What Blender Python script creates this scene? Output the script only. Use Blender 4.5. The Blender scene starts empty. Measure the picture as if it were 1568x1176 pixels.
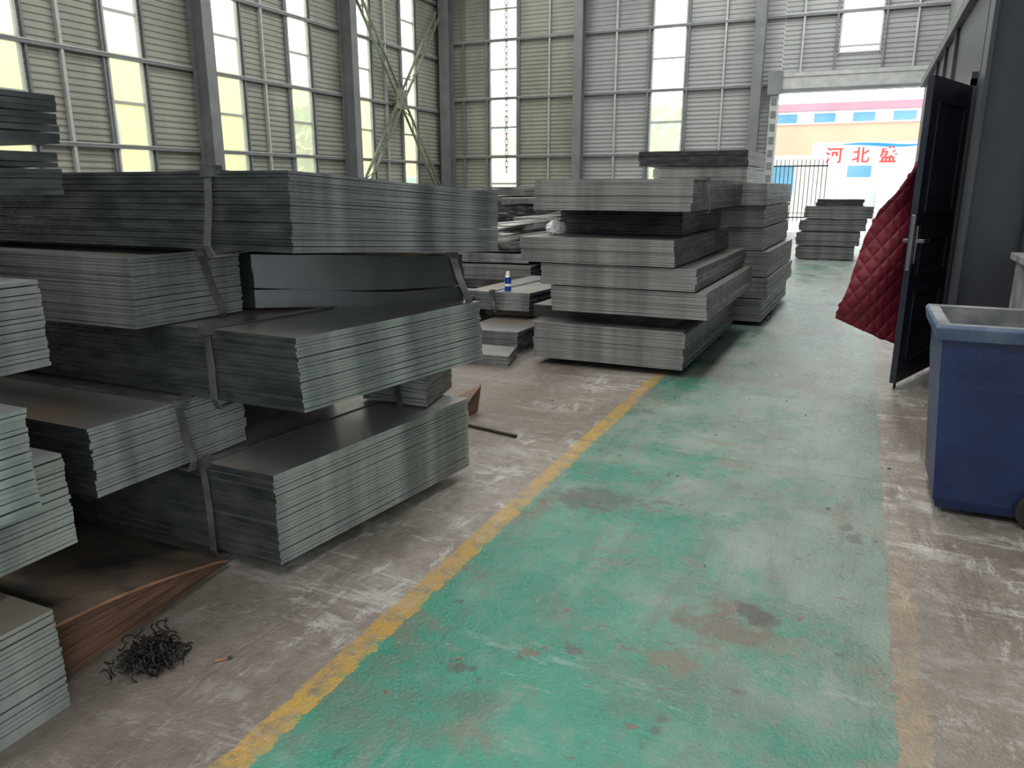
import bpy, math, random
from mathutils import Vector, Matrix
random.seed(7)
f=1165.; th=math.atan(303/f); yaw=math.atan(541/math.hypot(303,f)); H=1.5
scn=bpy.context.scene
scn.view_settings.view_transform='Standard'

# ---------------------------------------------------------------- materials
def newmat(name):
    m=bpy.data.materials.new(name); m.use_nodes=True
    nt=m.node_tree; b=nt.nodes["Principled BSDF"]
    return m,nt,b
def noisemat(name,c1,c2,scale=3,rough=.6,metal=0,stretch=(1,1,1),bump=0,bscale=60,detail=6,r2=None,spec=.5,spots=None,pos=(.35,.68)):
    m,nt,b=newmat(name); N=nt.nodes; L=nt.links
    tc=N.new("ShaderNodeTexCoord"); mp=N.new("ShaderNodeMapping"); mp.inputs["Scale"].default_value=stretch
    L.new(tc.outputs["Object"],mp.inputs[0])
    n=N.new("ShaderNodeTexNoise"); n.inputs["Scale"].default_value=scale; n.inputs["Detail"].default_value=detail
    L.new(mp.outputs[0],n.inputs[0])
    r=N.new("ShaderNodeValToRGB"); r.color_ramp.elements[0].position=pos[0]; r.color_ramp.elements[1].position=pos[1]
    r.color_ramp.elements[0].color=(*c1,1); r.color_ramp.elements[1].color=(*c2,1)
    L.new(n.outputs[0],r.inputs[0]); out=r.outputs[0]
    if spots:
        n3=N.new("ShaderNodeTexNoise"); n3.inputs["Scale"].default_value=spots[1]; n3.inputs["Detail"].default_value=7; n3.inputs["Roughness"].default_value=.65; L.new(tc.outputs["Object"],n3.inputs[0])
        mr3=N.new("ShaderNodeMapRange"); mr3.inputs[1].default_value=.50; mr3.inputs[2].default_value=.66; mr3.inputs[4].default_value=spots[2]; L.new(n3.outputs[0],mr3.inputs[0])
        mx=N.new("ShaderNodeMix"); mx.data_type='RGBA'; L.new(mr3.outputs[0],mx.inputs[0]); L.new(out,mx.inputs[6]); mx.inputs[7].default_value=(*spots[0],1); out=mx.outputs[2]
    L.new(out,b.inputs["Base Color"])
    b.inputs["Roughness"].default_value=rough; b.inputs["Metallic"].default_value=metal
    b.inputs["Specular IOR Level"].default_value=spec
    if r2 is not None:
        mr=N.new("ShaderNodeMapRange"); mr.inputs[3].default_value=rough; mr.inputs[4].default_value=r2
        L.new(n.outputs[0],mr.inputs[0]); L.new(mr.outputs[0],b.inputs["Roughness"])
    if bump:
        n2=N.new("ShaderNodeTexNoise"); n2.inputs["Scale"].default_value=bscale; n2.inputs["Detail"].default_value=4
        L.new(tc.outputs["Object"],n2.inputs[0])
        bp=N.new("ShaderNodeBump"); bp.inputs["Strength"].default_value=bump; bp.inputs["Distance"].default_value=.01
        L.new(n2.outputs[0],bp.inputs["Height"]); L.new(bp.outputs[0],b.inputs["Normal"])
    return m
M={}
# top surfaces (mill scale, brown dust), cut ends (pale grey) and long oily side edges (dark)
M['steel']=noisemat("steel_sheet",(.14,.143,.142),(.24,.24,.235),1.6,.33,.3,(1,1,1),.12,40,spots=((.20,.145,.10),1.9,.8))
M['end']=noisemat("steel_cut_end",(.13,.138,.142),(.32,.33,.325),1.6,.40,.3,(3.2,3.2,.2),.1,40,pos=(.38,.62))
M['end_m']=noisemat("steel_cut_end_mid",(.13,.137,.138),(.25,.25,.245),1.6,.45,.3,(4,4,.2),.1,40)
M['end_r']=noisemat("steel_cut_end_warm",(.20,.20,.193),(.33,.325,.31),1.4,.48,.15,(4,4,.15),.08,40,pos=(.38,.62))
M['end_g']=noisemat("steel_cut_end_pale",(.17,.188,.172),(.36,.38,.35),1.6,.42,.2,(3.2,3.2,.2),.1,40,pos=(.36,.62))
M['side']=noisemat("steel_oily_side",(.042,.05,.054),(.105,.114,.116),3,.27,.5,(2,2,6),.18,50)
M['side_shade']=noisemat("steel_shaded_face",(.028,.034,.038),(.06,.067,.07),2,.32,.5,(2,2,1))  # dark copy of the side steel, with the stack's shade in its colour
M['side_r']=noisemat("steel_side_scuffed",(.045,.05,.056),(.26,.26,.265),5,.33,.5,(1.2,1.2,5),.3,50,pos=(.42,.7))
M['band']=noisemat("steel_band",(.09,.09,.087),(.23,.227,.215),9,.32,.6)
M['rust']=noisemat("rusty_plate",(.12,.062,.04),(.21,.115,.075),3,.55,.15,(1,1,40),.12,60,detail=3,spots=((.06,.04,.03),6,.7))
M['rust_top']=noisemat("plate_top",(.10,.07,.052),(.19,.145,.11),3,.42,.3,(1,1,1),.25,60,spots=((.03,.028,.028),3.6,.85))
M['rust_o']=noisemat("rust_orange_edge",(.20,.10,.055),(.33,.18,.10),9,.7,0)
M['wall']=noisemat("corrugated_sheet_olive",(.27,.275,.24),(.35,.355,.305),1.2,.5,.1,(1,1,.4))
M['wallb']=noisemat("corrugated_sheet_grey",(.32,.335,.335),(.38,.40,.39),1.0,.5,.1,(1,1,.4))
M['col']=noisemat("column_paint",(.15,.165,.17),(.20,.215,.22),2,.5,.1)
M['col_l']=noisemat("girt_galvanised",(.38,.40,.39),(.50,.52,.51),4,.45,.2)
M['col_o']=noisemat("brace_paint",(.14,.16,.12),(.22,.24,.19),4,.5,.1)
M['cabin']=noisemat("cabin_panel",(.022,.027,.04),(.045,.052,.07),1.5,.4,.2,(1,1,.4),.1,30)
M['cabcol']=noisemat("cabin_column",(.04,.046,.06),(.085,.092,.108),2,.42,.3,(1,1,.3))
M['door']=noisemat("door_navy",(.022,.027,.042),(.045,.052,.075),3,.35,.2)
M['ceil']=noisemat("ceiling_sheet",(.5,.5,.5),(.6,.6,.6),1,.6)
M['white']=noisemat("white_paint",(.75,.76,.77),(.85,.85,.86),2,.6)
M['cream']=noisemat("cream_render",(.62,.56,.46),(.7,.64,.54),.5,.8)
M['chrome']=noisemat("handle_metal",(.5,.5,.5),(.6,.6,.6),5,.25,.9)
M['blue']=noisemat("bin_plastic",(.007,.018,.085),(.016,.034,.13),4,.4,0,(1,1,1),.15,50,spots=((.045,.055,.08),3,.6))
M['rim']=noisemat("bin_rim_plastic",(.04,.075,.16),(.12,.16,.24),6,.45,0,(1,1,1),.2,50)
M['dust']=noisemat("dusty_plastic",(.11,.12,.135),(.27,.28,.29),7,.7,0,(1,1,1),.3,50)
M['black']=noisemat("black_rubber",(.01,.01,.01),(.03,.03,.03),5,.6)
M['chain']=noisemat("chain_steel",(.05,.055,.05),(.09,.095,.09),5,.5,.3)
M['rodm']=noisemat("rod_steel",(.035,.03,.028),(.09,.075,.065),9,.5,.4)
M['red']=noisemat("quilt_red",(.12,.006,.018),(.20,.012,.03),4,.5,0,(1,1,1),.25,150)
M['shav']=noisemat("shavings_dark",(.012,.012,.010),(.045,.042,.034),20,.5,.4)
M['wood']=noisemat("timber_dunnage",(.12,.085,.055),(.2,.145,.095),6,.8,0,(1,6,6))
M['yb']=noisemat("yellow_facade",(.80,.60,.20),(.85,.68,.27),.4,.8)
M['peach']=noisemat("peach_facade",(.60,.36,.24),(.66,.41,.28),.4,.8)
M['pink']=noisemat("pink_trim",(.55,.22,.27),(.6,.26,.31),.4,.8)
M['cyan']=noisemat("blue_glass",(.10,.26,.38),(.16,.34,.46),.4,.2)
M['asph']=noisemat("yard_ground",(.45,.45,.44),(.6,.6,.58),.6,.8)
M['leaf']=noisemat("foliage",(.10,.17,.05),(.22,.32,.09),3,.7)
M['signblue']=noisemat("sign_blue",(.02,.2,.6),(.03,.25,.68),1,.6)
M['signred']=noisemat("sign_red",(.6,.04,.02),(.65,.05,.03),1,.6)
M['canblue']=noisemat("can_blue",(.01,.05,.35),(.02,.08,.42),5,.3,.3)
def glassmat():
    m=bpy.data.materials.new("window_sheet"); m.use_nodes=True; nt=m.node_tree; nt.nodes.clear()
    o=nt.nodes.new("ShaderNodeOutputMaterial"); t=nt.nodes.new("ShaderNodeBsdfTransparent"); t.inputs[0].default_value=(.98,.98,.90,1)
    d=nt.nodes.new("ShaderNodeBsdfTranslucent"); d.inputs[0].default_value=(.88,.9,.74,1)
    mx=nt.nodes.new("ShaderNodeMixShader"); mx.inputs[0].default_value=.3
    nt.links.new(t.outputs[0],mx.inputs[1]); nt.links.new(d.outputs[0],mx.inputs[2]); nt.links.new(mx.outputs[0],o.inputs[0]); return m
M['glass']=glassmat()

# ---------------------------------------------------------------- mesh builder
class MB:
    def __init__(s): s.v=[]; s.f=[]; s.m=[]; s.mats=[]
    def mi(s,k):
        if k not in s.mats: s.mats.append(k)
        return s.mats.index(k)
    def add(s,vs,fs,k):
        b=len(s.v); s.v+= [tuple(v) for v in vs]; i=s.mi(k)
        for q in fs: s.f.append(tuple(b+a for a in q)); s.m.append(i)
    def box(s,x0,x1,y0,y1,z0,z1,k):
        s.hexa([(x0,y0,z0),(x1,y0,z0),(x1,y1,z0),(x0,y1,z0),(x0,y0,z1),(x1,y0,z1),(x1,y1,z1),(x0,y1,z1)],k)
    def hexa(s,vs,k):
        s.add(vs,[(3,2,1,0),(4,5,6,7),(0,1,5,4),(1,2,6,5),(2,3,7,6),(3,0,4,7)],k)
    def beam(s,p,q,w,h,k,up=(0,0,1)):
        p=Vector(p);q=Vector(q);d=(q-p).normalized();u=Vector(up)
        if abs(d.dot(u))>.95:u=Vector((0,1,0))
        a=d.cross(u).normalized()*w/2; b=a.cross(d).normalized()*h/2
        s.hexa([p-a-b,p+a-b,p+a+b,p-a+b,q-a-b,q+a-b,q+a+b,q-a+b],k)
    def tube(s,p,q,r,k,n=12,r2=None):
        p=Vector(p);q=Vector(q);d=(q-p).normalized(); r2=r if r2 is None else r2
        u=Vector((0,0,1)) if abs(d.z)<.9 else Vector((1,0,0))
        a=d.cross(u).normalized();b=d.cross(a)
        vs=[];
        for c,rr in((p,r),(q,r2)):
            for i in range(n):
                t=2*math.pi*i/n; vs.append(c+a*rr*math.cos(t)+b*rr*math.sin(t))
        fs=[(i,(i+1)%n,n+(i+1)%n,n+i) for i in range(n)]+[tuple(range(n))[::-1],tuple(range(n,2*n))]
        s.add(vs,fs,k)
    def obj(s,name,smooth=False,bevel=0):
        me=bpy.data.meshes.new(name); me.from_pydata(s.v,[],s.f)
        for k in s.mats: me.materials.append(M[k])
        me.polygons.foreach_set("material_index",s.m)
        if smooth: me.polygons.foreach_set("use_smooth",[True]*len(me.polygons))
        me.update(); o=bpy.data.objects.new(name,me); bpy.context.collection.objects.link(o)
        if bevel:
            bv=o.modifiers.new("b","BEVEL"); bv.width=bevel; bv.segments=2; bv.limit_method='ANGLE'
        return o

# ---------------------------------------------------------------- floor
XL,XR,YF,YB,ZC=-15.4,1.75,-8.0,27.6,9.6
def floor():
    m,nt,b=newmat("floor_paint_concrete"); N=nt.nodes;L=nt.links
    tc=N.new("ShaderNodeTexCoord"); sp=N.new("ShaderNodeSeparateXYZ"); L.new(tc.outputs["Object"],sp.inputs[0])
    def math_(op,a,bb=None,c=None):
        n=N.new("ShaderNodeMath"); n.operation=op
        for i,v in enumerate((a,bb,c)):
            if v is None: continue
            if isinstance(v,(int,float)): n.inputs[i].default_value=v
            else: L.new(v,n.inputs[i])
        return n.outputs[0]
    def noise(sc,det=5,stretch=(1,1,1),ro=.6,off=0,dist=0,rot=0):
        mp=N.new("ShaderNodeMapping"); mp.inputs["Scale"].default_value=stretch; mp.inputs["Location"].default_value=(off,off*.7,off*.3); mp.inputs["Rotation"].default_value=(0,0,rot); L.new(tc.outputs["Object"],mp.inputs[0])
        n=N.new("ShaderNodeTexNoise"); n.inputs["Scale"].default_value=sc; n.inputs["Detail"].default_value=det; n.inputs["Roughness"].default_value=ro; n.inputs["Distortion"].default_value=dist
        L.new(mp.outputs[0],n.inputs[0]); return n.outputs[0]
    def mr(v,a,bb,c=0,d=1):
        n=N.new("ShaderNodeMapRange"); n.inputs[1].default_value=a;n.inputs[2].default_value=bb;n.inputs[3].default_value=c;n.inputs[4].default_value=d
        L.new(v,n.inputs[0]); return n.outputs[0]
    def mix(fa,a,bb):
        n=N.new("ShaderNodeMix"); n.data_type='RGBA'
        if isinstance(fa,(int,float)): n.inputs[0].default_value=fa
        else: L.new(fa,n.inputs[0])
        for i,v in((6,a),(7,bb)):
            if isinstance(v,tuple): n.inputs[i].default_value=(*v,1)
            else: L.new(v,n.inputs[i])
        return n.outputs[2]
    X,Y=sp.outputs[0],sp.outputs[1]
    big=noise(.55,4); mid=noise(2.2,6); fine=noise(14,8,ro=.7); vf=noise(70,4)
    scr=noise(5,6,(1,.25,1),.75); scr2=noise(5,9,(.35,1,1),.8,3,.3); scr3=noise(7,9,(1,.4,1),.8,9,.3)
    scr4=noise(4,9,(.22,1.3,1),.8,14,.2,.7); scr5=noise(4,9,(1.4,.2,1),.8,21,.2,.5)
    # concrete
    con=mix(mr(mid,.35,.65),(.20,.172,.145),(.34,.31,.275))
    con=mix(mr(fine,.42,.66,0,.6),con,(.13,.108,.09))
    con=mix(mr(scr2,.53,.59,0,.6),con,(.48,.46,.43))
    con=mix(mr(scr3,.55,.61,0,.65),con,(.54,.53,.50))
    con=mix(mr(scr4,.56,.60,0,.5),con,(.56,.54,.51))
    con=mix(mr(scr5,.54,.62,0,.6),con,(.13,.105,.087))
    con=mix(mr(big,.46,.60,0,.6),con,(.11,.085,.067))
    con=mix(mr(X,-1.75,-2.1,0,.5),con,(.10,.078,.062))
    # green
    g=mix(mr(mid,.3,.7),(.025,.19,.125),(.05,.265,.18))
    farm=mr(Y,1.7,5.0,0,.9)
    rightm=mr(X,-.85,.2,0,.7)
    wear=math_('ADD',math_('ADD',farm,rightm),mr(big,.35,.7,-.5,.35)); 
    wear=math_('ADD',wear,mr(fine,.35,.65,-.25,.25)); wear=math_('ADD',wear,mr(mid,.35,.65,-.3,.3))
    wear=math_('MINIMUM',math_('MAXIMUM',wear,0.0),.86)
    greyp=mix(mr(mid,.4,.65),(.15,.185,.157),(.235,.265,.235))
    greyp=mix(mr(Y,5,12,0,.6),greyp,(.36,.39,.36))
    g=mix(wear,g,greyp)
    g=mix(mr(scr,.54,.62,0,.3),g,(.26,.32,.28))
    g=mix(mr(scr4,.60,.63,0,.3),g,(.40,.45,.41))
    g=mix(mr(scr5,.53,.62,0,.45),g,(.10,.115,.095))
    g=mix(mr(noise(1.3,8,ro=.75,off=5,dist=.4),.50,.60,0,.55),g,(.13,.14,.115))
    g=mix(mr(noise(2.3,8,ro=.75,off=2,dist=.4),.55,.62,0,.6),g,(.175,.15,.12))
    g=mix(mr(noise(7.5,3,off=4),.65,.69,0,.8),g,(.15,.095,.065))
    g=mix(mr(noise(4.5,3,off=14),.66,.70,0,.7),g,(.08,.075,.07))
    g=mix(mr(vf,.60,.72,0,.3),g,(.32,.42,.37))
    # two distinct oil / scuff stains on the aisle
    patchn=noise(9,6,ro=.7,off=8)
    def stain(x0,y0,r,cc,s=.75):
        dx=math_('SUBTRACT',X,x0);dy=math_('SUBTRACT',Y,y0)
        dd=math_('SQRT',math_('ADD',math_('MULTIPLY',dx,dx),math_('MULTIPLY',dy,dy)))
        dd=math_('ADD',dd,mr(patchn,.3,.7,-r*.8,r*.8))
        return mix(mr(dd,r*.5,r*1.05,s,0),g,cc)
    g=stain(-1.06,3.36,.20,(.075,.075,.068)); g=stain(-.29,2.47,.15,(.13,.09,.07)); g=stain(-.42,2.2,.10,(.17,.11,.08),.6); g=stain(-.2,2.58,.07,(.05,.05,.045),.8); g=stain(-.9,1.75,.08,(.10,.11,.09),.5)
    jig=mr(fine,.3,.7,-.02,.02)
    Xj=math_('ADD',X,jig)
    inA=math_('MULTIPLY',math_('GREATER_THAN',Xj,-1.36),math_('LESS_THAN',Xj,.24))
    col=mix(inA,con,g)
    yl=math_('LESS_THAN',math_('ABSOLUTE',math_('ADD',Xj,1.385)),.048)
    yl=math_('MULTIPLY',yl,mr(mid,.68,.42,.4,.95)); yl=math_('MULTIPLY',yl,mr(scr,.66,.54,.35,1)); yl=math_('MULTIPLY',yl,mr(fine,.62,.48,.25,1))
    col=mix(yl,col,(.44,.27,.05))
    y2=math_('LESS_THAN',math_('ABSOLUTE',math_('SUBTRACT',Xj,.285)),.045)
    y2=math_('MULTIPLY',y2,mr(mid,.62,.4,.2,.65)); y2=math_('MULTIPLY',y2,mr(Y,3.0,3.4,1,.12)); y2=math_('MULTIPLY',y2,mr(fine,.6,.46,.3,1))
    col=mix(y2,col,(.34,.24,.11))
    jy=math_('FRACT',math_('MULTIPLY',math_('ADD',Y,1.8),1/6.0))
    jm=math_('LESS_THAN',jy,.0014)
    col=mix(math_('MULTIPLY',jm,.7),col,(.05,.05,.045))
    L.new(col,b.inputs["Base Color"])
    ro=mr(mid,.35,.65,.20,.40); ro=math_('ADD',ro,mr(X,-1.3,-1.6,0,.15)); L.new(math_('ADD',ro,mr(fine,.3,.7,-.08,.12)),b.inputs["Roughness"])
    bp=N.new("ShaderNodeBump"); bp.inputs["Strength"].default_value=.55; bp.inputs["Distance"].default_value=.010
    L.new(math_('ADD',vf,math_('MULTIPLY',fine,1.4)),bp.inputs["Height"]); L.new(bp.outputs[0],b.inputs["Normal"])
    M['floor']=m
    mb=MB(); mb.box(XL,XR,YF,YB+.1,-.2,0,'floor'); mb.obj("floor")
floor()
mb=MB(); mb.box(-60,60,YB+.1,90,-.25,-.03,'asph'); mb.box(-60,XL-.1,-30,YB+.1,-.25,-.03,'asph'); mb.box(XR+.1,40,-30,YB+.1,-.25,-.03,'asph'); mb.obj("yard_ground")
mb=MB(); rd=random.Random(3)
for i in range(22):
    x=rd.uniform(-2.0,.3); y=rd.uniform(1.2,6.0)
    a=rd.uniform(0,3.14); l=rd.uniform(.003,.011); w_=rd.uniform(.0015,.004); c=Vector((x,y,.0025)); dv=Vector((math.cos(a),math.sin(a),0))
    mb.beam(c-dv*l,c+dv*l,w_*2,.004,rd.choice(('rust_o','wood','end_g','shav','shav')))
mb.obj("floor_debris")

# ---------------------------------------------------------------- walls
def corr(mb,axis,pos,a0,a1,z0,z1,k,sgn):
    pitch=.14; amp=.022; vs=[];fs=[]
    prof=[]
    z=z0
    while z<z1-1e-4:
        for dz,d in ((0,0),(.045,0),(.07,amp),(.115,amp)):
            if z+dz<z1: prof.append((z+dz,d))
        z+=pitch
    prof.append((z1,0))
    for zz,d in prof:
        for a in(a0,a1):
            vs.append((pos+sgn*d,a,zz) if axis=='x' else (a,pos+sgn*d,zz))
    for i in range(len(prof)-1): fs.append((2*i,2*i+1,2*i+3,2*i+2))
    mb.add(vs,fs,k)
def window(n,axis,pos,a0,a1,z0,z1,step,sgn,zr):
    mb=MB()
    def bx(b0,b1,d0,d1,c0,c1,k):
        lo,hi=sorted((pos+sgn*d0,pos+sgn*d1))
        if axis=='x': mb.box(lo,hi,b0,b1,c0,c1,k)
        else: mb.box(b0,b1,lo,hi,c0,c1,k)
    bx(a0,a0+.05,-.02,.08,z0,z1,'col_l'); bx(a1-.05,a1,-.02,.08,z0,z1,'col_l')
    z=zr
    while z>z0: z-=step
    z+=step
    while z<z1: bx(a0+.05,a1-.05,-.01,.05,z-.03,z+.03,'col_l'); z+=step
    bx(a0+.05,a1-.05,-.01,.05,z0,z0+.05,'col_l'); bx(a0+.05,a1-.05,-.01,.05,z1-.05,z1,'col_l')
    bx(a0+.05,a1-.05,.015,.02,z0+.05,z1-.05,'glass')
    return mb.obj("window_%d"%n)
lw=[]; cols=[-2.9,3.1,9.1,15.1,21.1]
for c in cols: lw+= [(c+.62,c+1.6),(c+3.52,c+4.45)]
lw=[w for w in lw if w[0]>YF]
mb=MB(); a=YF; n=1
for w0,w1 in lw:
    corr(mb,'x',XL,a,w0,0,ZC,'wall',1); corr(mb,'x',XL,w0,w1,0,.9,'wall',1); a=w1
    window(n,'x',XL,w0,w1,.9,ZC-.6,.95,1,2.36); n+=1
    mb.box(XL,XL+.03,w0,w1,ZC-.6,ZC,'wall')
corr(mb,'x',XL,a,YB,0,ZC,'wall',1)
mb.obj("wall_left")
bw=[(-13.3,-12.15,.9),(-7.12,-5.95,.9),(-1.2,.0,5.5)]
mb=MB()
corr(mb,'y',YB,XL,-13.3,0,ZC,'wall',-1);
corr(mb,'y',YB,-13.3,-12.15,0,.9,'wallb',-1)
corr(mb,'y',YB,-12.15,-9.6,0,ZC,'wall',-1); corr(mb,'y',YB,-9.6,-7.12,0,ZC,'wallb',-1); corr(mb,'y',YB,-7.12,-5.95,0,.9,'wallb',-1)
corr(mb,'y',YB,-5.95,-2.85,0,ZC,'wallb',-1); corr(mb,'y',YB,-2.85,-1.2,4.4,ZC,'wallb',-1)
corr(mb,'y',YB,-1.2,0,4.4,5.5,'wallb',-1); corr(mb,'y',YB,0,XR,4.4,ZC,'wallb',-1)
mb.obj("wall_back")
for w0,w1,z0 in bw: window(n,'y',YB,w0,w1,z0,ZC,1.03,-1,4.68); n+=1
mb=MB()
corr(mb,'x',XR,-1.0,YB,0,ZC,'wallb',-1); corr(mb,'x',XR,-5,-1.0,4.6,ZC,'wallb',-1); corr(mb,'x',XR,YF,-5,0,ZC,'wallb',-1)
mb.obj("wall_right")
mb=MB(); corr(mb,'y',YF,XL,XR,0,ZC,'wallb',1); mb.obj("wall_front")
mb=MB(); mb.box(XL-.1,XR+.1,YF-.1,YB+.1,ZC,ZC+.1,'ceil'); mb.obj("ceiling")

mb=MB()
for z in (2.36,4.26,6.16,8.06): mb.box(XL+.04,XL+.14,YF,YB-.1,z-.05,z+.04,'col'); mb.box(XL+.14,XL+.15,YF,YB-.1,z+.02,z+.045,'col_l')
for c in cols: 
    mb.box(XL+.04,XL+.13,c+2.4,c+2.47,0,ZC,'col_l')
    for d in (.5,1.66,3.4,4.52): mb.box(XL+.04,XL+.1,c+d,c+d+.05,0,ZC,'col')
mb.obj("trim_1")
mb=MB()
for z in (2.58,4.68,6.7,8.6):
    x1=-2.95 if z<4.6 else XR
    mb.box(XL+.2,x1,YB-.15,YB-.05,z-.05,z+.04,'col'); mb.box(XL+.2,x1,YB-.16,YB-.15,z+.02,z+.045,'col_l')
for x in (-14.4,-13.42,-12.1,-10.9,-8.4,-7.24,-5.9,-4.7,-2.3,-1.32,.05,.9):
    mb.box(x,x+.06,YB-.14,YB-.05,0 if x<-2.9 else 4.95,ZC,'col_l' if x in(-10.9,-8.4,-4.7,-2.3,.9) else 'col')
mb.obj("trim_2")
def hcol(name,x,y,w,d,k,ax='x',z1=ZC):
    mb=MB(); t=.03
    if ax=='x':
        mb.box(x,x+t,y-w/2,y+w/2,0,z1,k); mb.box(x+d-t,x+d,y-w/2,y+w/2,0,z1,k); mb.box(x+t,x+d-t,y-t/2,y+t/2,0,z1,k)
        mb.box(x-.0,x+d,y-w/2-.03,y+w/2+.03,0,.03,k)
    else:
        mb.box(x-w/2,x+w/2,y-t,y,0,z1,k); mb.box(x-w/2,x+w/2,y-d,y-d+t,0,z1,k); mb.box(x-t/2,x+t/2,y-d+t,y-t,0,z1,k)
        mb.box(x-w/2-.03,x+w/2+.03,y-d,y,0,.03,k)
    return mb.obj(name)
for c in cols: hcol("steel_column",XL+.16,c,.32,.45,'col')
for x in (-9.65,-3.55): hcol("steel_column",x,YB-.17,.32,.35,'col','y')
hcol("steel_column",XL+.45,YB-.17,.4,.45,'col','y')
mb=MB()
mb.box(-3.1,XR-.05,YB-.35,YB-.17,4.4,4.98,'col_l'); mb.box(-3.1,XR-.05,YB-.38,YB-.35,4.86,4.98,'col_l'); mb.box(-3.1,XR-.05,YB-.38,YB-.35,4.4,4.5,'col')
mb.box(-3.1,-2.85,YB-.3,YB-.17,0,4.4,'col_l')
for z in [i*.4 for i in range(11)]: mb.box(-3.05,-2.9,YB-.33,YB-.3,z+.05,z+.25,'col')
mb.box(-3.2,-2.75,YB-.42,YB-.38,4.35,5.05,'col')
mb.obj("door_1")
mb=MB(); bx=XL+.35
def lat(p,q):
    p=Vector(p);q=Vector(q);d=(q-p);n=Vector((0,-d.z,d.y)).normalized()*.14
    mb.beam(p+n,q+n,.06,.07,'col_o',(1,0,0)); mb.beam(p-n,q-n,.06,.07,'col_o',(1,0,0))
    k=int(d.length/.55)
    for i in range(k):
        a=p+d*(i/k)+(n if i%2 else -n); b_=p+d*((i+1)/k)+(-n if i%2 else n)
        mb.beam(a,b_,.03,.03,'col_o',(1,0,0))
lat((bx,21.45,7.6),(bx,26.75,1.2)); lat((bx,26.75,7.6),(bx,21.45,1.2))
mb.box(bx-.03,bx+.03,23.75,24.45,4.1,4.75,'col_o')
mb.obj("cross_brace")
mb=MB()
z=9.3;i=0
while z>1.9:
    R=.05;r=.013;L_=.07
    pts=[]
    for j in range(14):
        t=2*math.pi*j/14; a=math.cos(t)*R; b_=math.sin(t)*R+(L_ if math.sin(t)>0 else -L_)
        pts.append(Vector((-12.45+(a if i%2 else 0),27.2+(0 if i%2 else a),z+b_)))
    for j in range(14): mb.tube(pts[j],pts[(j+1)%14],r,'chain',5)
    z-=.2;i+=1
mb.obj("hanging_chain")

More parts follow.
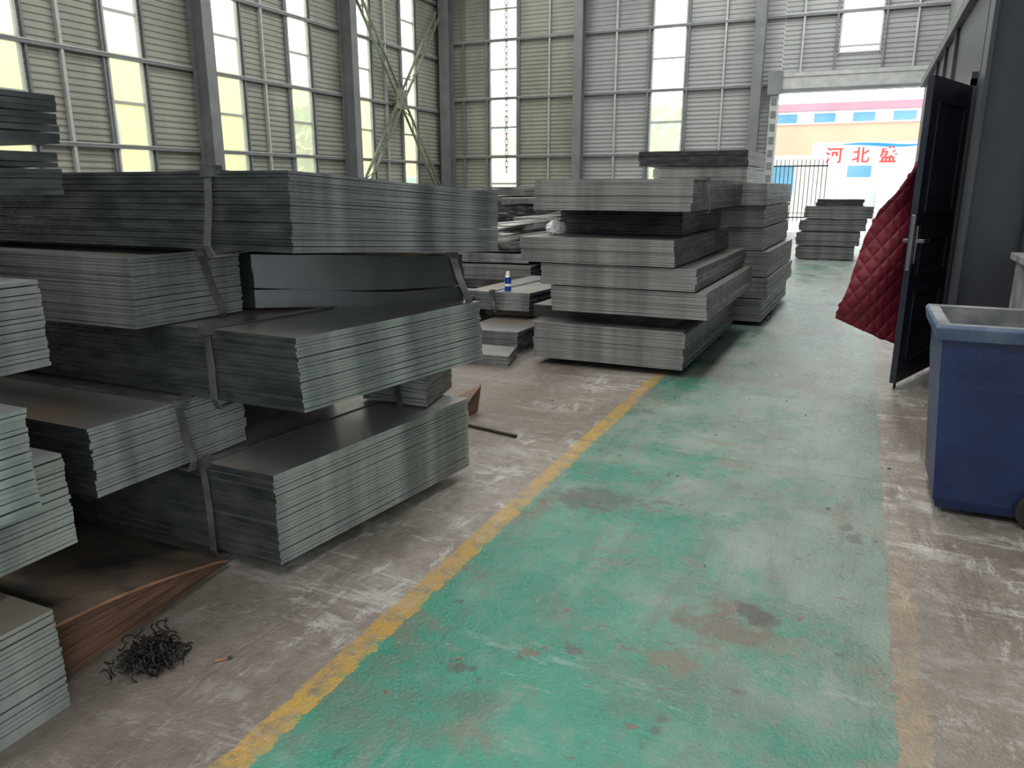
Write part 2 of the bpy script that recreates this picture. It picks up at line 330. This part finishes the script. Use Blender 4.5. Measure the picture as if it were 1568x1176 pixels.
# ---------------------------------------------------------------- steel sheet bundles
def bundle(name,P00,P01,P10,P11,z0,z1,n=20,ka='end',kn='side',sag=0,sagv=0,tilt=0,tiltu=0,straps=(),jit=.003,seg=6,topk='steel',fan=0,step=.6,gap=.12,sl0=None):
    """P00 near aisle corner, P01 far aisle corner, P10 near left, P11 far left.
    ka: aisle/left side material, kn: near/far side material"""
    mb=MB(); h=(z1-z0)/n
    rnd=random.Random(int(abs(P00[0]*913+P00[1]*77+z0*1311)*10))
    P=[Vector((*p,0)) for p in(P00,P01,P10,P11)]
    def pt(u,v,z):
        a=P[0].lerp(P[1],v); b=P[2].lerp(P[3],v); p=a.lerp(b,u)
        p.z=z-sag*4*u*(1-u)-sagv*4*v*(1-v)-tilt*v-tiltu*u
        return p
    eu=1/max(.1,(P[2]-P[0]).length); ev=1/max(.1,(P[1]-P[0]).length)
    jb=[0,0]; s=seg+1; s2=s*s
    for i in range(n):
        if i%5==0: jb=[rnd.uniform(-1,1)*jit*step,rnd.uniform(-1,1)*jit*step]
        du=(rnd.uniform(-1,1)*jit+jb[0])*eu; dv=(rnd.uniform(-1,1)*jit+jb[1])*ev
        du+=fan*(i/n)*eu
        za=z0+h*i+h*gap*.3; zb=z0+h*(i+1)-h*gap*.7
        wob=[rnd.uniform(-1,1)*h*.12 for _ in range(4)]
        vs=[]
        for z in(za,zb):
            for a in range(s):
                for b_ in range(s):
                    u=a/seg;v=b_/seg
                    vs.append(pt(u+du,v+dv,z+wob[0]*math.sin(v*7+i)+wob[1]*math.sin(u*9+i*2)))
        ft=[];fa=[];fn=[]
        for a in range(seg):
            for b_ in range(seg):
                q=(a*s+b_,(a+1)*s+b_,(a+1)*s+b_+1,a*s+b_+1)
                rim=a in(0,seg-1) or b_ in(0,seg-1)
                if rim or i==n-1: ft.append(tuple(x+s2 for x in q))
                if rim or i==0: ft.append(q[::-1])
        for a in range(seg):
            fn.append((a*s,a*s+s2,(a+1)*s+s2,(a+1)*s)); e=s-1; fn.append((a*s+e,(a+1)*s+e,(a+1)*s+e+s2,a*s+e+s2))
            fa.append((a,a+1,a+1+s2,a+s2)); e=seg*s; fa.append((e+a,e+a+s2,e+a+1+s2,e+a+1))
        b0=len(mb.v); mb.v+=[tuple(v) for v in vs]
        for k,F in((topk if i==n-1 else 'steel',ft),(ka,fa),(kn,fn)):
            mi=mb.mi(k)
            for q in F: mb.f.append(tuple(b0+x for x in q)); mb.m.append(mi)
    g=.008
    for kind,pos in straps:
        w=.0155
        slv=(-.05 if kind=='u' else .05) if sl0 is None else sl0
        def ring(o,zt,zbm):
            L_=[]
            e_=ev if kind=='u' else eu; e2=(eu if kind=='u' else ev)
            sl=slv*e2
            for (c,z,sh) in ((-o*e_,z1+zt,0),(1+o*e_,z1+zt,0),(1+o*e_,z0-zt,1),(.10,z0-zt,1),(.03,z0-zbm,1),(-(o+.014)*e_,z0-zbm*1.5,1),(-(o+.03)*e_,z0+.015,.95),(-(o+.010)*e_,(z0+z1)/2,.5)):
                if kind=='u': L_.append([pt(pos-w*eu+sl*sh,c,z),pt(pos+w*eu+sl*sh,c,z)])
                else: L_.append([pt(c,pos-w*ev+sl*sh,z),pt(c,pos+w*ev+sl*sh,z)])
            return L_
        A=ring(g,.002,.012); B=ring(g+.004,.006,.018); K=len(A)
        vs=[]
        for r_ in (A,B):
            for e in r_: vs+=e
        fs=[];o=2*K
        for i in range(K):
            j=(i+1)%K
            fs+=[(o+2*i,o+2*i+1,o+2*j+1,o+2*j),(2*i,2*j,2*j+1,2*i+1),(2*i,o+2*i,o+2*j,2*j),(2*i+1,2*j+1,o+2*j+1,o+2*i+1)]
        mb.add(vs,fs,'band')
        c=B[0][0].lerp(B[0][1],.5); 
        mb.box(c.x-.024,c.x+.024,c.y-.008,c.y+.02,c.z-.026,c.z+.006,'band')
        mb.box(c.x-.020,c.x+.020,c.y+.02,c.y+.05,c.z-.002,c.z+.012,'band')
    return mb.obj(name)
def rect(xr,xl,y0,y1,skew=0):
    return (xr,y0),(xr+skew,y1),(xl,y0),(xl+skew,y1)
SB="steel_sheet_bundle"
# ---- L stack
bundle(SB,(-1.94,2.10),(-1.77,3.38),(-4.2,2.12),(-4.1,3.42),.06,.435,26,'end_g','side',straps=(('u',.155),))
bundle(SB,(-2.33,1.66),(-2.31,2.36),(-4.6,1.68),(-4.6,2.36),.445,.70,20,'end','side',straps=(('v',.52),),jit=.005,sl0=.02)
bundle(SB,(-2.48,2.40),(-2.40,3.08),(-4.6,2.40),(-4.6,3.08),.445,.70,20,'side_shade','side_shade',jit=.004)  # far part of the layer, overhang shadow put into its dark colour
bundle(SB,(-1.86,3.12),(-1.93,3.5),(-2.24,3.12),(-2.24,3.5),.445,.68,14,'side','end',straps=(('u',.5),))
bundle(SB,(-1.75,2.08),(-1.56,3.14),(-4.3,2.12),(-4.1,3.4),.712,.985,22,'end_g','side',straps=(('u',.17),),fan=.02)
bundle(SB,(-2.385,1.95),(-2.34,2.44),(-4.9,1.95),(-4.9,2.44),.99,1.255,22,'end','end_m',straps=(('v',.6),),jit=.003,sl0=.06)
bundle(SB,(-2.30,2.47),(-1.65,3.12),(-4.9,2.47),(-4.9,3.2),1.0,1.235,3,'side_shade','side_shade',tilt=.03,sagv=.012,straps=(('v',.93),),gap=.02)  # invented piece for the shaded aisle face, shade put in its dark material
bundle(SB,(-1.70,2.02),(-1.5,3.18),(-4.8,2.05),(-4.6,3.3),1.285,1.55,24,'end','side',tilt=.075,straps=(('u',.107),),topk='steel',sl0=0)
# ---- A stack (left foreground)
bundle(SB,*rect(-2.0,-4.2,-.4,1.24),.0,.325,24,'end_g','side')
bundle(SB,*rect(-2.18,-4.4,.0,1.46),.40,.70,22,'end_g','side',jit=.004)
bundle(SB,*rect(-1.82,-4.0,-.4,1.14),.705,.975,22,'end_g','side')
bundle(SB,*rect(-2.17,-4.4,.0,1.46),.98,1.235,20,'end','side')
bundle(SB,*rect(-2.3,-4.4,.0,1.1),1.24,1.47,14,'end','side')
bundle(SB,*rect(-2.2,-4.4,.0,1.6),1.475,1.60,8,'side','side')
bundle(SB,*rect(-2.19,-4.4,.0,1.61),1.62,1.76,8,'side','side')
def dun(x0,x1,y0,y1,z0,z1):
    mb=MB(); mb.box(x0,x1,y0,y1,z0,z1,'wood'); return mb.obj("timber_bearer",bevel=.004)
dun(-4.0,-2.3,.3,.4,.325,.40); dun(-4.0,-2.3,.95,1.05,.325,.40)
dun(-3.9,-2.0,2.4,2.48,0,.06); dun(-3.9,-2.0,3.0,3.08,0,.06)
# rusty plate pile leaning down under the stack
ns=14
def ztop(v): return .03+.19*(1-v)**.8
mb=MB()
for i in range(9):
    vs=[];fs=[]
    for j in range(ns+1):
        v=j/ns; y=1.28+v*.79; zt=ztop(v)*(i+.975)/9; zb=ztop(v)*i/9
        xr=-2.13-.003*math.sin(i*2.1)-.10*v
        for x in(xr,-4.2): vs+=[(x,y,zb),(x,y,zt)]
    for j in range(ns):
        a=4*j;b_=a+4
        fs+=[(a,b_,b_+1,a+1),(a+1,b_+1,b_+3,a+3),(a+2,a+3,b_+3,b_+2),(a,a+2,b_+2,b_)]
    fs+=[(0,1,3,2),(4*ns,4*ns+2,4*ns+3,4*ns+1)]
    mb.add(vs,fs,'rust')
vs=[]
for j in range(ns+1):
    v=j/ns; y=1.255+v*.83; zt=ztop(v)+.004+.008*math.sin(v*5)
    for x in(-2.07-.13*v,-4.2): vs+=[(x,y,zt),(x,y,zt+.010)]
for j in range(ns):
    a=4*j;b_=a+4; mb.add([vs[q] for q in(a+1,b_+1,b_+3,a+3)],[(0,1,2,3)],'rust_top'); mb.add([vs[q] for q in(a,b_,b_+1,a+1)],[(0,1,2,3)],'rust_o'); mb.add([vs[q] for q in(a,a+2,b_+2,b_)],[(0,1,2,3)],'rust')
mb.add(vs[:4],[(0,1,3,2)],'rust_o'); mb.add(vs[-4:],[(0,1,3,2)],'rust_o')
mb.obj("rusty_steel_plate_stack")
# ---- R stack
W=1.30
def R(xr,y0,y1,z0,z1,ka='side_r',kn='end_r',n=14,w=W,sk=0.05,**kw):
    kw.setdefault('gap',.11)
    return bundle(SB,(xr,y0),(xr+sk,y1),(xr-w,y0-.0),(xr-w+sk,y1),z0,z1,n,ka,kn,jit=.0025,step=4,**kw)
R(-1.19,6.0,8.3,.06,.37,n=26)
R(-1.30,6.25,8.2,.372,.478,'side','side',6)
R(-1.03,6.0,8.3,.48,.69,n=18)
R(-1.12,5.98,8.35,.70,.875,n=15)
R(-1.30,5.95,8.3,.885,1.09,n=18)
R(-1.38,6.6,8.3,1.095,1.30,'side','side',10,w=1.1)
R(-1.19,6.0,8.3,1.31,1.55,n=20,straps=(('v',.2),))
dun(-2.4,-1.3,6.5,6.6,0,.06); dun(-2.4,-1.3,7.6,7.7,0,.06)
zz=.05
for i,t in enumerate((.25,.22,.27,.24,.22,.23)):
    R(-.86+random.uniform(-.10,.06),8.75+random.uniform(-.1,.1),11.1,zz,zz+t,'side_r','end_m',12); zz+=t+.01
dun(-2.1,-.95,9.2,9.3,0,.05); dun(-2.1,-.95,10.4,10.5,0,.05)
zz=0.
for i,t in enumerate((.3,.3,.3,.3,.3,.28)):
    R(-1.8+random.uniform(-.08,.08),12.9,14.9,zz,zz+t,'side_r','end_r',12,w=1.5); zz+=t+.005
R(-1.72,12.85,14.8,1.815,2.05,'end_g','side',14,w=1.75)
zz=0.
for xr,xl,t in ((-.08,-1.2,.27),(.0,-1.22,.3),(.1,-1.18,.25),(.2,-1.1,.28)):
    bundle(SB,(xr,17.25),(xr,18.7),(xl,17.25),(xl,18.7),zz+.04,zz+t,8,'side_r','end_m',jit=.01); zz+=t
bundle(SB,(.0,17.35),(.0,18.5),(-.9,17.35),(-.9,18.5),zz+.005,zz+.14,4,'side','side',jit=.02)
def pile(xl,xr,y0,y1,ts,j=.15,kn=None):
    z=.0
    for i,t in enumerate(ts):
        a=random.uniform(-j,j); 
        bundle(SB,(xr+a,y0+random.uniform(-j,j)),(xr+a+random.uniform(-.1,.1),y1),(xl+a,y0+random.uniform(-j,j)),(xl+a,y1),z,z+t,max(4,int(t/.018)),random.choice(('side_r','side')),kn or random.choice(('end','end_m','side_r')),jit=.006)
        z+=t+.02
pile(-3.35,-2.78,6.3,7.9,(.2,),.02)
pile(-4.4,-3.5,5.6,7.4,(.16,.12,.10),.05)
bundle(SB,(-2.93,6.95),(-2.75,8.4),(-3.6,6.9),(-3.5,8.4),.285,.47,10,'side','end',jit=.006,straps=(('u',.6),))
bundle(SB,(-2.62,5.75),(-2.72,6.15),(-3.3,5.7),(-3.3,6.1),.0,.10,5,'side','end_m',jit=.006)
bundle(SB,(-3.05,4.9),(-3.15,5.3),(-3.9,4.8),(-3.9,5.25),.0,.12,6,'side','end_m',jit=.006)
dun(-3.5,-2.95,7.1,7.2,.205,.285); dun(-3.5,-2.95,7.7,7.8,.205,.285)
pile(-3.5,-2.6,8.9,10.4,(.2,.12,.1,.18,.15),.14)
pile(-5.2,-3.7,8.7,10.6,(.2,.12,.18,.12,.12),.2)
pile(-4.9,-3.1,11.2,12.6,(.25,.2,.15,.2,.15),.2)
pile(-7.4,-5.6,9.5,12,(.25,.25,.25,.25,.2))
pile(-6.4,-4.2,13.3,15.6,(.25,.3,.25,.3,.1))
pile(-8.5,-5.2,17,19.5,(.3,.3,.3,.3,.2))
pile(-4.6,-2.4,17.5,20,(.3,.3,.3,.3,.1))
pile(-12.5,-9.2,13,17,(.3,.3,.3,.3,.2))
pile(-9,-6.3,21.5,24,(.3,.3,.3,.3,.2))
mb=MB()
def strips(n,x0,x1,y0,y1,z,L0):
    for i in range(n):
        x=random.uniform(x0,x1); y=random.uniform(y0,y1); zz=z+i*.016
        a=random.uniform(-.5,.5); dx,dy=math.sin(a),math.cos(a)
        mb.beam((x,y,zz),(x+dx*L0,y+dy*L0,zz+.04),random.uniform(.1,.3),.012,random.choice(('end_g','end','white','side')))
strips(9,-4.9,-4.0,8.8,9.0,.88,1.5); strips(9,-3.2,-2.9,8.9,9.1,.88,1.3); strips(9,-4.5,-3.5,11.2,11.4,1.08,1.2); strips(8,-6,-4.8,13.4,13.6,1.33,1.6)
mb.obj("loose_sheet_offcuts")
import bmesh
bm=bmesh.new(); bmesh.ops.create_icosphere(bm,subdivisions=3,radius=.085)
for v in bm.verts:
    v.co*=1+random.uniform(-.14,.14); v.co.z*=.75; v.co.z=max(v.co.z,-.055)
me=bpy.data.meshes.new("plastic_bag"); bm.to_mesh(me); bm.free(); me.materials.append(M['white'])
o=bpy.data.objects.new("plastic_bag",me); bpy.context.collection.objects.link(o); o.location=(-2.43,6.35,1.145)

mb=MB(); cx,cy_=-3.2,7.02
mb.tube((cx,cy_,.47),(cx,cy_,.61),.033,'canblue',20); mb.tube((cx,cy_,.61),(cx,cy_,.63),.033,'chrome',20,.02); mb.tube((cx,cy_,.628),(cx,cy_,.665),.022,'white',16,.018); mb.tube((cx,cy_,.52),(cx,cy_,.545),.0335,'white',20)
mb.obj("spray_can")
mb=MB(); 
pts=[Vector((-2.35,4.19,.013)),Vector((-2.1,4.135,.012)),Vector((-1.80,4.07,.012))]
for a,b_ in zip(pts,pts[1:]): mb.tube(a,b_,.011,'rodm',8)
mb.obj("metal_rod")
mb=MB()
mb.hexa([(-2.5,4.33,0),(-2.27,4.30,0),(-2.27,4.48,0),(-2.5,4.5,0),(-2.5,4.33,.02),(-2.26,4.29,.10),(-2.25,4.5,.19),(-2.5,4.5,.05)],'rust')
mb.obj("rusty_offcut_piece",bevel=.004)
mb=MB()
for i in range(230):
    c=Vector((-1.965+random.gauss(0,.045),1.50+random.gauss(0,.042),.010+abs(random.gauss(0,.022))))
    r=random.uniform(.006,.024); ax=Vector((random.gauss(0,1),random.gauss(0,1),random.gauss(0,1))).normalized()
    u=ax.orthogonal().normalized();w=ax.cross(u); prev=None; T=random.uniform(3,7)
    for j in range(10):
        t=j/9*T; p=c+u*r*math.cos(t)+w*r*math.sin(t)+ax*.004*j; p.z=max(.003,p.z)
        if prev: mb.beam(prev,p,.005,.003,'shav')
        prev=p
mb.obj("metal_swarf_clump")
mb=MB(); mb.tube((-1.77,1.58,.006),(-1.745,1.61,.006),.005,'rust_o',8); mb.tube((-1.745,1.61,.006),(-1.735,1.622,.006),.005,'black',8); mb.obj("cigarette_butt")

# ---------------------------------------------------------------- right side: cabin, door, quilt, bin
mb=MB()
mb.box(.70,1.7,5.98,7.15,0,3.1,'cabin'); mb.box(.70,1.7,8.1,14.5,0,3.1,'cabin'); mb.box(.70,1.7,7.15,8.1,2.25,3.1,'cabin'); mb.box(1.5,1.7,7.15,8.1,0,2.25,'cabin')
mb.box(.64,.72,5.98,14.5,3.02,3.14,'col')
for y in (9.3,10.5,11.7,12.9): mb.box(.67,.71,y,y+.06,0,3.02,'cabcol')
mb.box(.66,.71,7.16,7.2,0,2.3,'cabcol'); mb.box(.66,.71,8.1,8.2,0,2.3,'cabcol'); mb.box(.66,.71,7.16,8.2,2.25,2.35,'cabcol')
for y in (6.3,6.6,6.9): mb.box(.685,.70,y,y+.03,0,3.0,'cabcol')
for x in (1.1,1.3,1.5): mb.box(x,x+.03,5.965,5.98,0,3.0,'cabcol')
mb.obj("wall_cabin")
mb=MB()
mb.box(.595,.62,5.7,5.95,0,ZC,'cabcol'); mb.box(.93,.955,5.7,5.95,0,ZC,'cabcol'); mb.box(.62,.93,5.81,5.84,0,ZC,'cabcol'); mb.box(.57,.98,5.67,5.96,0,.03,'cabcol')
mb.obj("steel_column")
mb=MB()
mb.box(.86,1.32,4.92,5.36,.06,1.08,'dust'); mb.box(.83,1.35,4.89,5.39,1.08,1.12,'dust'); mb.box(.89,1.29,4.94,5.34,0,.06,'black')
for i in range(6): mb.box(.94,1.24,4.912,4.92,.75+i*.045,.77+i*.045,'black')
mb.box(1.04,1.16,4.905,4.92,.5,.53,'chrome')
mb.obj("dusty_equipment_box",bevel=.006)
hinge=Vector((.655,7.13,0)); free=Vector((.34,6.29,0)); d=(free-hinge); wd=d.length; d.normalize(); nrm=Vector((-d.y,d.x,0))
def dbox(mb,a0,a1,z0,z1,t0,t1,k):
    vs=[]
    for z in(z0,z1):
        for a,t in((a0,t0),(a1,t0),(a1,t1),(a0,t1)): p=hinge+d*a+nrm*t; vs.append((p.x,p.y,z))
    mb.hexa(vs,k)
mb=MB(); dbox(mb,0,wd,.05,2.24,-.022,.022,'door')
for sgn in(-1,1):
    t0,t1=sorted((sgn*.022,sgn*.032))
    for z0,z1 in((.2,.75),(.85,1.15),(1.3,2.1)):
        for q in((.12,.15),(wd-.17,wd-.14)): dbox(mb,q[0],q[1],z0,z1,t0,t1,'door')
        for q in((z0,z0+.03),(z1-.03,z1)): dbox(mb,.12,wd-.14,q[0],q[1],t0,t1,'door')
    t0,t1=sorted((sgn*.022,sgn*.03)); dbox(mb,wd-.09,wd-.035,.95,1.22,t0,t1,'chrome')
    t0,t1=sorted((sgn*.06,sgn*.075)); dbox(mb,wd-.19,wd-.055,1.1,1.125,t0,t1,'chrome'); t0,t1=sorted((sgn*.03,sgn*.075)); dbox(mb,wd-.075,wd-.055,1.1,1.125,t0,t1,'chrome')
dbox(mb,wd,wd+.004,.9,1.3,-.012,.012,'chrome')
mb.tube((free.x+.02,free.y+.05,.0),(free.x+.02,free.y+.05,.06),.01,'black',8)
mb.obj("door_2",bevel=.002)
nu,nv=110,140; vs=[];fs=[]
zl=[(1.66,.33),(1.5,.24),(1.3,.10),(1.1,.03),(.8,-.03),(.5,-.11)]
def ipl(t,tab):
    for (a,b_),(c,e) in zip(tab,tab[1:]):
        if a>=t>=c: 
            s=(t-a)/(c-a); s=s*s*(3-2*s)*.4+s*.6; return b_+(e-b_)*s
    return tab[-1][1]
for j in range(nv+1):
    v=j/nv
    for i in range(nu+1):
        u=i/nu
        zL=1.66+(.5-1.66)*v; zR=1.66+(.30-1.66)*v; z=zL+(zR-zL)*u
        xl=ipl(zL,zl); xr=.37; x=xl+(xr-xl)*u
        bul=.07*math.sin(math.pi*u)*min(1,v*3)+.02*math.sin(v*9+u*4)
        s1=(x*1.0+z*.75)*19; s2=(x*1.0-z*.75)*19
        q=min(abs(math.sin(s1*math.pi/2)),abs(math.sin(s2*math.pi/2)))
        y=6.50-.06*(1-u)-bul-.014*q**.5+.04*u
        vs.append((x,y,z))
for j in range(nv):
    for i in range(nu): a=j*(nu+1)+i; fs.append((a,a+nu+1,a+nu+2,a+1))
mb=MB(); mb.add(vs,fs,'red'); o=mb.obj("quilted_door_curtain",smooth=True)
so=o.modifiers.new("s","SOLIDIFY"); so.thickness=.03; so.offset=-1

mb=MB()
def ringq(x0,x1,y0,y1,z): return [(x0,y0,z),(x1,y0,z),(x1,y1,z),(x0,y1,z)]
levels=[(.455,.86,3.87,4.34,.03),(.44,.88,3.855,4.36,.08),(.40,.94,3.83,4.42,.62),(.395,.96,3.83,4.43,.66),(.385,.97,3.82,4.44,.84)]
rr=[ringq(*l) for l in levels]; vs=[p for r_ in rr for p in r_]; fs=[(3,2,1,0)]
for i in range(len(rr)-1):
    for j in range(4): a=4*i+j;b_=4*i+(j+1)%4; fs.append((a,b_,b_+4,a+4))
mb.add(vs,fs,'blue')
inn=[ringq(.41,.95,3.85,4.41,.90),ringq(.49,.86,3.92,4.34,.12)]; mb.add(inn[0]+inn[1],[(0,4,5,1),(1,5,6,2),(2,6,7,3),(3,7,4,0),(4,7,6,5)],'dust')
o1=ringq(.36,1.0,3.795,4.465,.84);o2=ringq(.35,1.01,3.785,4.475,.895);o3=ringq(.36,1.0,3.795,4.465,.91);i3=ringq(.41,.95,3.85,4.41,.91);i0=ringq(.385,.97,3.82,4.44,.84)
vs=i0+o1+o2+o3+i3+inn[0]; fs=[]
for l in range(5):
    for j in range(4): fs.append((4*l+j,4*l+(j+1)%4,4*l+4+(j+1)%4,4*l+4+j))
mb.add(vs,fs[:12],'rim'); mb.add(vs,fs[12:],'dust')
for y in(3.845,4.37):
    mb.tube((.85,y-.03,.085),(.85,y+.03,.085),.085,'black',28); mb.tube((.85,y-.034,.085),(.85,y+.034,.085),.05,'blue',20)
mb.tube((.85,3.86,.085),(.85,4.36,.085),.014,'chrome',10)
mb.tube((1.06,3.9,.92),(1.06,4.38,.92),.016,'blue',12)
for y in(3.92,4.14,4.36): mb.beam((.99,y,.87),(1.06,y,.92),.03,.03,'blue')
mb.hexa([(1.0,3.84,.93),(1.03,3.84,.93),(1.03,4.45,.93),(1.0,4.45,.93),(1.03,3.84,1.22),(1.06,3.84,1.20),(1.06,4.45,1.20),(1.03,4.45,1.22)],'dust')
mb.obj("wheelie_bin",bevel=.010)

# ---------------------------------------------------------------- outside
mb=MB()
mb.box(-23,-22,-5,40,0,5.6,'yb'); mb.box(-22,-21.95,-5,40,0,2.0,'white')
for y in range(-3,40,4): mb.box(-21.96,-21.9,y,y+1.2,2.6,3.6,'cyan'); mb.box(-21.95,-21.9,y+2,y+3.2,.4,1.9,'cyan')
mb.obj("yellow_workshop_building")
mb=MB()
mb.box(-30,30,48,54,0,5.7,'peach'); mb.box(-30,30,47.7,48,5.55,5.95,'pink'); mb.box(-30,30,47.9,48,4.85,5.55,'white')
for x in range(-29,30,2): mb.box(x,x+1.1,47.85,47.9,4.95,5.4,'cyan')
mb.box(-30,30,47.9,48,0,3.2,'cream')
for x in range(-29,30,4): mb.box(x,x+1.2,47.85,47.9,1.0,2.6,'cyan')
mb.obj("peach_office_building")
mb=MB()
mb.box(-2.4,6,39.9,40,2.5,3.45,'white'); 
vs=[];fs=[]
for i in range(41):
    x=-1.4+3.9*i/40; w_=.13*math.sin(math.pi*i/40); c=3.34+.05*math.sin(i*.16); vs+=[(x,39.88,c+w_*.4),(x,39.88,c-w_*.7)]
for i in range(40): fs.append((2*i,2*i+1,2*i+3,2*i+2))
mb.add(vs,fs,'signblue')
for x in(-2.3,1.6,5.9): mb.box(x-.15,x+.15,40,40.3,0,3.45,'white')
mb.box(-2.2,5.8,40.6,40.7,0,1.4,'white'); mb.box(-1.2,.2,40.3,40.5,0,1.9,'cream'); mb.box(.5,.9,40.2,40.5,0,2.3,'white')
sg=mb.obj("gate_sign_board")
tx=bpy.data.curves.new("lettering","FONT"); tx.body="河 北 盛"; tx.size=.76; tx.extrude=.01; tx.offset=.008; tx.space_character=1.22; tx.materials.append(M['signred'])
to=bpy.data.objects.new("lettering",tx); bpy.context.collection.objects.link(to); to.rotation_euler=(math.pi/2,0,0); to.location=(-1.85,39.85,2.6); to.parent=sg
mb=MB()
for i in range(34):
    x=-7+i*.17; mb.tube((x,36,0),(x,36,2.6),.018,'black',6)
for z in(.15,2.3): mb.box(-7,-1.3,35.98,36.02,z,z+.06,'black')
mb.box(-1.5,-1.2,35.85,36.15,0,2.7,'white'); mb.box(-4.2,-3.9,35.85,36.15,0,2.7,'white')
mb.obj("yard_fence")
def tree(x,y,h):
    mb=MB(); mb.tube((x,y,0),(x,y,h*.5),.15,'wood',8,.08)
    for i in range(150):
        a=random.uniform(0,6.28);r=random.random()**.5*h*.32;z=h*random.uniform(.35,1)
        p=Vector((x+r*math.cos(a),y+r*math.sin(a),z)); s=random.uniform(.15,.35)
        for q in range(3):
            n=Vector((random.gauss(0,1),random.gauss(0,1),random.gauss(0,1))).normalized();u=n.orthogonal().normalized()*s;w=n.cross(u)
            p2=p+n*.15
            mb.add([p2-u,p2-w*.5,p2+u,p2+w*.5],[(0,1,2,3)],'leaf')
    mb.obj("tree")
tree(-8.2,34,5.0);tree(-14.5,38,4.4);tree(-19.8,25,4.5)

# ---------------------------------------------------------------- light
w=bpy.data.worlds.new("w"); scn.world=w; w.use_nodes=True
bg=w.node_tree.nodes["Background"]; bg.inputs[0].default_value=(.88,.96,1,1); bg.inputs[1].default_value=3.8
def area(name,loc,rot,sx,sy,p,col=(1,1,1)):
    l=bpy.data.lights.new(name,"AREA"); l.shape='RECTANGLE'; l.size=sx;l.size_y=sy;l.energy=p;l.color=col
    o=bpy.data.objects.new(name,l); bpy.context.collection.objects.link(o); o.location=loc;o.rotation_euler=rot
for x in(-11,-5.5,-.8):
    for y in(-3,6,15,23): area("overhead_fill",(x,y,ZC-.1),(0,0,0),1.5,6,370 if x>-2 else 240,(1,.985,.965))  # unseen overhead area lamps, added as interior fill
area("side_fill_light",(2.6,-3,2.6),(0,math.radians(90),0),4,4,220,(.95,.98,1))  # added fill lamp outside the unseen side opening, imitating sky
cam=bpy.data.cameras.new("camera");co=bpy.data.objects.new("camera",cam);bpy.context.collection.objects.link(co)
co.location=(0,0,H);co.rotation_euler=(math.pi/2-th,0,yaw);cam.lens=f/1568*36;cam.clip_end=300
scn.camera=co
